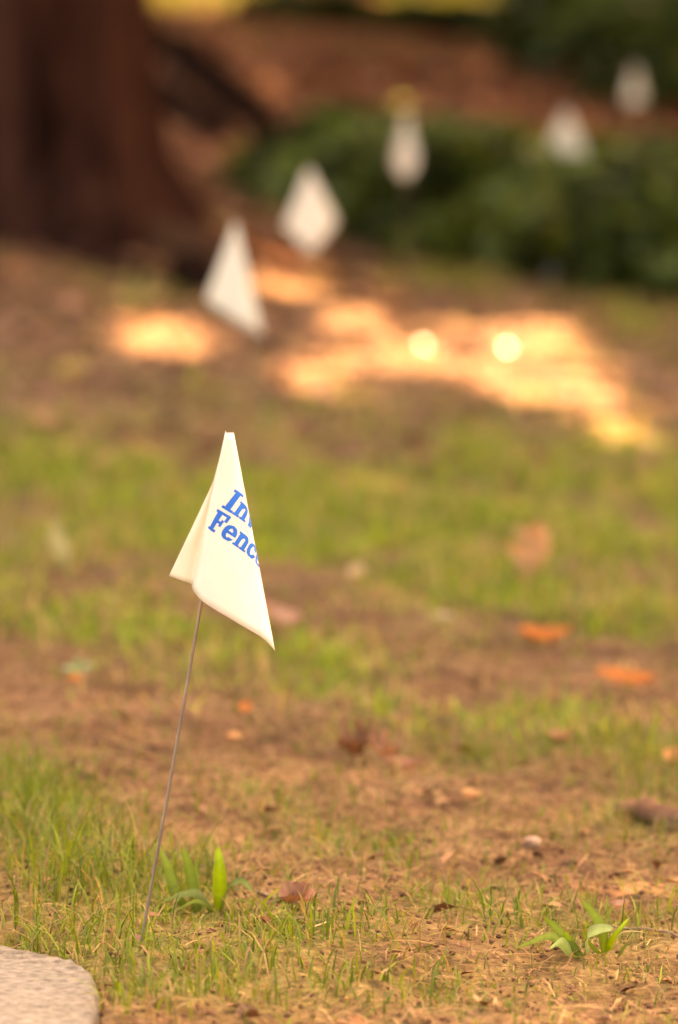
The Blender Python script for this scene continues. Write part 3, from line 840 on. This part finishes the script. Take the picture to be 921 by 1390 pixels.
plant('weed', (815, 1297), [
 ([(822,1296),(818,1262),(806,1240),(786,1218)], [0, 0, .01, .02], 15, G1, (1, .2, .5)),
 ([(800,1292),(800,1270),(818,1262),(835,1262)], [0, -.02, -.02, -.02], 26, (.26,.34,.12), (.2, 1, .6)),
 ([(825,1292),(838,1266),(855,1244)], [0, 0, .01], 14, G2, (1, .3, .3)),
 ([(828,1292),(845,1266),(880,1266)], [0, -.01, -.01], 5, (.42,.30,.14), (.2, 1, .3)),
 ([(820,1300),(800,1280),(790,1262)], [0, 0, 0], 6, G1, (1, .2, .5)),
 ([(840,1300),(850,1282),(862,1272)], [0, 0, 0], 8, G3, (1, .2, .5)),
], 'leafy green weed nearest the lower right corner', 'weed')
plant('weed', (772, 1300), [
 ([(790,1300),(770,1275),(752,1256),(737,1242)], [0, 0, .01, .01], 13, G1, (1, .3, .6)),
 ([(772,1290),(750,1270),(725,1276),(698,1288)], [0, -.01, -.02, -.02], 17, G1, (.3, 1, .6)),
 ([(778,1295),(762,1278),(745,1288)], [0, -.02, -.03], 22, (.25,.34,.10), (.4, 1, .6)),
 ([(785,1300),(776,1282),(766,1262)], [0, 0, 0], 12, G2, (1, .2, .5)),
], 'smaller sprawling green weed left of the corner weed', 'weed')
plant('rosette_weed', (108, 918), [
 ([(108,918),(95,906),(82,908)], [0, -.02, -.03], 16, (.30,.40,.24), (.2, 1, .5)),
 ([(108,918),(118,902),(130,908)], [0, -.02, -.03], 16, (.30,.40,.22), (-.2, 1, .5)),
 ([(108,918),(104,900),(110,890)], [0, 0, .01], 14, (.24,.36,.16), (1, .2, .4)),
 ([(108,918),(110,910),(116,918)], [0, -.03, -.05], 12, (.30,.40,.24), (1, .2, .4)),
], 'pale blue-green rosette plant at the edge of the bare soil at left', 'weed')
plant('leafy_weed', (190, 425), [
 ([(190,425),(180,395),(165,372)], [0, 0, .1], 50, (.26,.22,.08), (1, .2, .5)),
 ([(190,425),(198,392),(205,365)], [0, 0, .1], 50, (.28,.24,.09), (1, -.2, .5)),
 ([(190,425),(210,400),(226,398)], [0, -.1, -.2], 50, (.36,.29,.14), (.3, 1, .6)),
 ([(190,425),(172,402),(150,402)], [0, -.1, -.2], 50, (.28,.24,.09), (.3, 1, .6)),
], 'pale green leafy weed at the foot of the trunk', 'weed')

# ------------------------------------------------------------------ marker flags
PXM = 1785.0
def glyph_tests():
    def I(x, y): return ((x > .15) & (x < .37)) | (((y < .13) | (y > .87)) & (x > 0) & (x < .52))
    def n(x, y):
        st = ((x > .10) & (x < .28) & (y < .7)) | ((x > .50) & (x < .68) & (y < .44))
        se = ((y < .11) & (((x > 0) & (x < .36)) | ((x > .42) & (x < .77)))) | ((y > .59) & (y < .70) & (x > 0) & (x < .28))
        d = np.hypot((x - .41), (y - .43)); ar = (d < .275) & (d > .105) & (y > .43)
        return st | se | ar
    def v(x, y):
        l = np.abs(x - (.16 + (.7 - y) * .27)) < .10; r = np.abs(x - (.56 - (.7 - y) * .27)) < .085
        se = (y > .59) & (((x > 0) & (x < .33)) | ((x > .42) & (x < .72)))
        return ((l | r) & (y < .7)) | (se & (y < .7))
    def i(x, y): return ((x > .12) & (x < .30) & (y < .7)) | ((y < .11) & (x > 0) & (x < .42)) | ((y > .59) & (y < .7) & (x > .02) & (x < .3)) | (np.hypot(x - .21, y - .9) < .11)
    def F_(x, y):
        return ((x > .12) & (x < .34)) | ((y < .13) & (x > 0) & (x < .48)) | ((y > .87) & (x > 0) & (x < .74)) | ((x > .62) & (x < .74) & (y > .66)) | \
               ((y > .44) & (y < .57) & (x > .3) & (x < .58)) | ((x > .49) & (x < .58) & (y > .34) & (y < .67))
    def e(x, y):
        o_ = ((x - .34) / .34) ** 2 + ((y - .35) / .365) ** 2 < 1; i_ = ((x - .34) / .15) ** 2 + ((y - .35) / .235) ** 2 < 1
        ring = o_ & ~i_ & ~((x > .40) & (y > .17) & (y < .32))
        return ring | (o_ & (y > .31) & (y < .42))
    def c(x, y):
        o_ = ((x - .34) / .34) ** 2 + ((y - .35) / .365) ** 2 < 1; i_ = ((x - .34) / .15) ** 2 + ((y - .35) / .235) ** 2 < 1
        return (o_ & ~i_ & ~((x > .42) & (y > .24) & (y < .44))) | ((x > .52) & (x < .63) & (y > .42) & (y < .68))
    return {'I': (I, .56), 'n': (n, .80), 'v': (v, .74), 'i': (i, .46), 'F': (F_, .78), 'e': (e, .72), 'c': (c, .71)}
GL = glyph_tests()
def text_cells(res):
    """cells (x, y lower corner, in cap heights) of two lines of lettering"""
    out = []
    for word, y0, x0 in (('Invi', 1.14, .10), ('Fence', 0.0, 0.0)):
        x = x0
        for ch in word:
            fn, adv = GL[ch]
            n = int(res * 1.1)
            X, Y = np.meshgrid((np.arange(n) + .5) / res, (np.arange(n) + .5) / res)
            e_ = .022
            ok = (fn(X - e_, Y) | fn(X + e_, Y)) & (Y < 1) & (Y > 0)
            out.append(np.stack([X[ok] - .5 / res + x, Y[ok] - .5 / res + y0], -1))
            x += adv
    return np.concatenate(out)

def marker_flag(base, apex, B, apexA, text, label, res=34, cols=70, rows=24, wire_r=.00125):
    """base: wire foot (world); apex: wire top (world); B: bottom edge control points (px right, px down, px away), px = 1/1785 m"""
    base = np.array(base, float); apex = np.array(apex, float)
    t = thing('marker_flag', base, label, 'marker flag', 'marker flags in a line up the slope')
    ax = apex - base
    n = 16; s = np.linspace(0, 1, n)[:, None]
    wob = np.sin(s * math.pi) * np.array([[.0012, .002, 0]])
    path = ax * s + wob
    path = np.vstack([[-ax * .10], path[:-1], [ax * .985]])
    V, f = tube(path, wire_r, 8)
    obj('wire', make_mesh('wire', V, f, M_WIRE, None, True), t)
    B = np.array(B, float)
    Bc = spline(B, cols)
    A = spline(np.array(apexA, float), cols)
    def P(a, tt):                         # a in index units 0..cols-1
        a = np.clip(a, 0, cols - 1.001); i = a.astype(int); fr = (a - i)[..., None]
        bb = Bc[i] * (1 - fr) + Bc[i + 1] * fr; aa = A[i] * (1 - fr) + A[i + 1] * fr
        q = aa + (bb - aa) * tt[..., None]
        # soft ripples of the vinyl
        q = q + np.stack([0 * tt, 0 * tt, 1.0 * np.sin(a * .35 + tt * 5) * np.sin(tt * math.pi) + 1.2 * (vnoise(a * .22, tt * 5, 61) + .6 * vnoise(a * .5, tt * 11, 62)) * tt], -1)
        return q
    def W(q):                             # px space -> thing space
        return np.stack([q[..., 0], q[..., 2], -q[..., 1]], -1) / PXM + ax
    aa, tt = np.meshgrid(np.arange(cols, dtype=float), np.linspace(0, 1, rows), indexing='ij')
    V = W(P(aa, tt)).reshape(-1, 3)
    i, j = np.meshgrid(np.arange(cols - 1), np.arange(rows - 1), indexing='ij')
    q = np.stack([i * rows + j, i * rows + j + 1, (i + 1) * rows + j + 1, (i + 1) * rows + j], -1).reshape(-1, 4)
    me = make_mesh('sheet', V, [q], M_FLAG, None, True)
    sh = obj('sheet', me, t)
    so = sh.modifiers.new('thickness', 'SOLIDIFY'); so.thickness = .0003; so.offset = 0
    if text:
        u0, v0, rot, size, xs = text
        # development of the cone: angle between rulings accumulates along the edge
        D = Bc / np.linalg.norm(Bc, axis=1)[:, None]
        dth = np.arccos(np.clip((D[1:] * D[:-1]).sum(1), -1, 1))
        th = np.concatenate([[0], np.cumsum(dth)])
        R = np.linalg.norm(Bc, axis=1)
        k0 = int(cols * .25)
        th0 = math.atan2(Bc[k0, 0], Bc[k0, 1])
        th = th - th[k0] + th0            # angle from straight down, positive to the right
        C = text_cells(res)
        corners = C[:, None, :] + np.array([(0, 0), (1, 0), (1, 1), (0, 1)])[None] / res
        cx = corners[..., 0] * size * xs; cy = corners[..., 1] * size
        X = u0 + cx * math.cos(rot) + cy * math.sin(rot)
        Y = v0 + cx * math.sin(rot) - cy * math.cos(rot)
        r = np.hypot(X, Y); an = np.arctan2(X, Y)
        ai = np.interp(an, th, np.arange(cols)); rr = np.interp(ai, np.arange(cols), R)
        ok = ((an > th[2]) & (an < th[-2]) & (r < rr * .98)).all(1)
        ai, tt2 = ai[ok], (r / rr)[ok]
        q3 = P(ai, tt2); e1 = P(ai + .3, tt2) - P(ai - .3, tt2); e2 = P(ai, tt2 + .01) - P(ai, tt2 - .01)
        nn = np.cross(e1, e2); nn /= np.linalg.norm(nn, axis=-1)[..., None] + 1e-9
        mid = nn[..., 2].mean()
        if mid > 0: nn = -nn              # towards the viewer side of the front lobe
        V = W(q3 + nn * .55)
        m = len(V)
        me = make_mesh('lettering', V.reshape(-1, 3), [np.arange(m * 4).reshape(-1, 4)], M_INK, None, True)
        obj('lettering', me, sh)
    return t

# nearest flag
g0 = ground(190, 1290); g0[2] = float(H(g0[0], g0[1]))
apex = at(311.5, 587, g0[1] + .004)
B1 = [(-81,193,8),(-66,199,12),(-51,205,17),(-50.5,207,6),(-46,213,-14),(-35,223,-30),(-17,234,-40),(5,247,-41),(27,261,-33),(43,272,-22),(54,283,-10),(60,293,4),(58,292,18),(46,281,28),(22,263,36),(-4,248,40)]
A1 = [(-21,66,6),(-14,44,6),(-5.2,1,4),(-5.4,1,1),(-5,0,-2),(-4,0,-4),(-2,0,-5),(0,0,-5),(2,0,-4.5),(4,.3,-3.5),(5,.5,-2),(5.8,.8,0),(5.5,1,2),(4,1,3),(2,1,4),(0,1,4)]
marker_flag(g0, apex, B1, A1, (-22.5, 128, math.radians(30), 29.5, .90),
            'nearest and largest white vinyl flag on a thin wire, sharp blue lettering', 40, 90)
# the five behind it: apex pixel, height above ground, outline
def far_flag(u, v, lean, B, label, text, hgt=.394, wid=1.0):
    d = ray(u, v)
    ys = np.geomspace(6, 40, 6000); P = CAM[None] + d[None] * ys[:, None]
    hh = P[:, 2] - H(P[:, 0] - lean, P[:, 1])
    i = int(np.argmax(hh < hgt))
    ap = P[i]; b = np.array([ap[0] - lean, ap[1], 0]); b[2] = float(H(b[0], b[1]))
    n = len(B)
    A = [(x * .03, 0, z * .12) for (x, y, z) in B]
    print('flag at', u, v, 'depth', round(float(ap[1]), 2))
    marker_flag(b, ap, B, A, text, label, 14, 50, 12)
far_flag(320, 302, -.05, [(-84,216,20),(-60,232,8),(-36,246,-8),(-12,262,-22),(14,276,-26),(40,290,-20),(62,303,-8),(74,312,2),(66,302,14),(40,280,24)],
         'second white flag from the front, standing by the small sunlit patch', (14,150,math.radians(30),25,1))
far_flag(420, 229, .02, [(-88,200,20),(-60,226,4),(-34,254,-12),(-8,282,-22),(12,288,-24),(36,262,-16),(66,224,-2),(96,182,16)],
         'third white flag from the front, kite shaped, before the dark green bed', None)
far_flag(552, 152, .0, [(-58,214,14),(-46,246,-4),(-26,276,-16),(-4,284,-22),(18,272,-18),(38,238,-4),(46,190,14)],
         'fourth white flag from the front, narrow, at the edge of the dark green bed', (8,150,math.radians(25),24,1))
far_flag(768, 148, -.03, [(-80,165,16),(-48,192,0),(-6,222,-16),(44,250,-22),(92,275,-14),(134,294,2),(122,282,16)],
         'fifth white flag, leaning to the right behind the green bed', None)
far_flag(862, 88, .0, [(-66,232,12),(-44,246,-6),(-14,256,-16),(18,252,-18),(44,240,-8),(58,214,8)],
         'farthest white flag at the upper right before the second green bed', None)
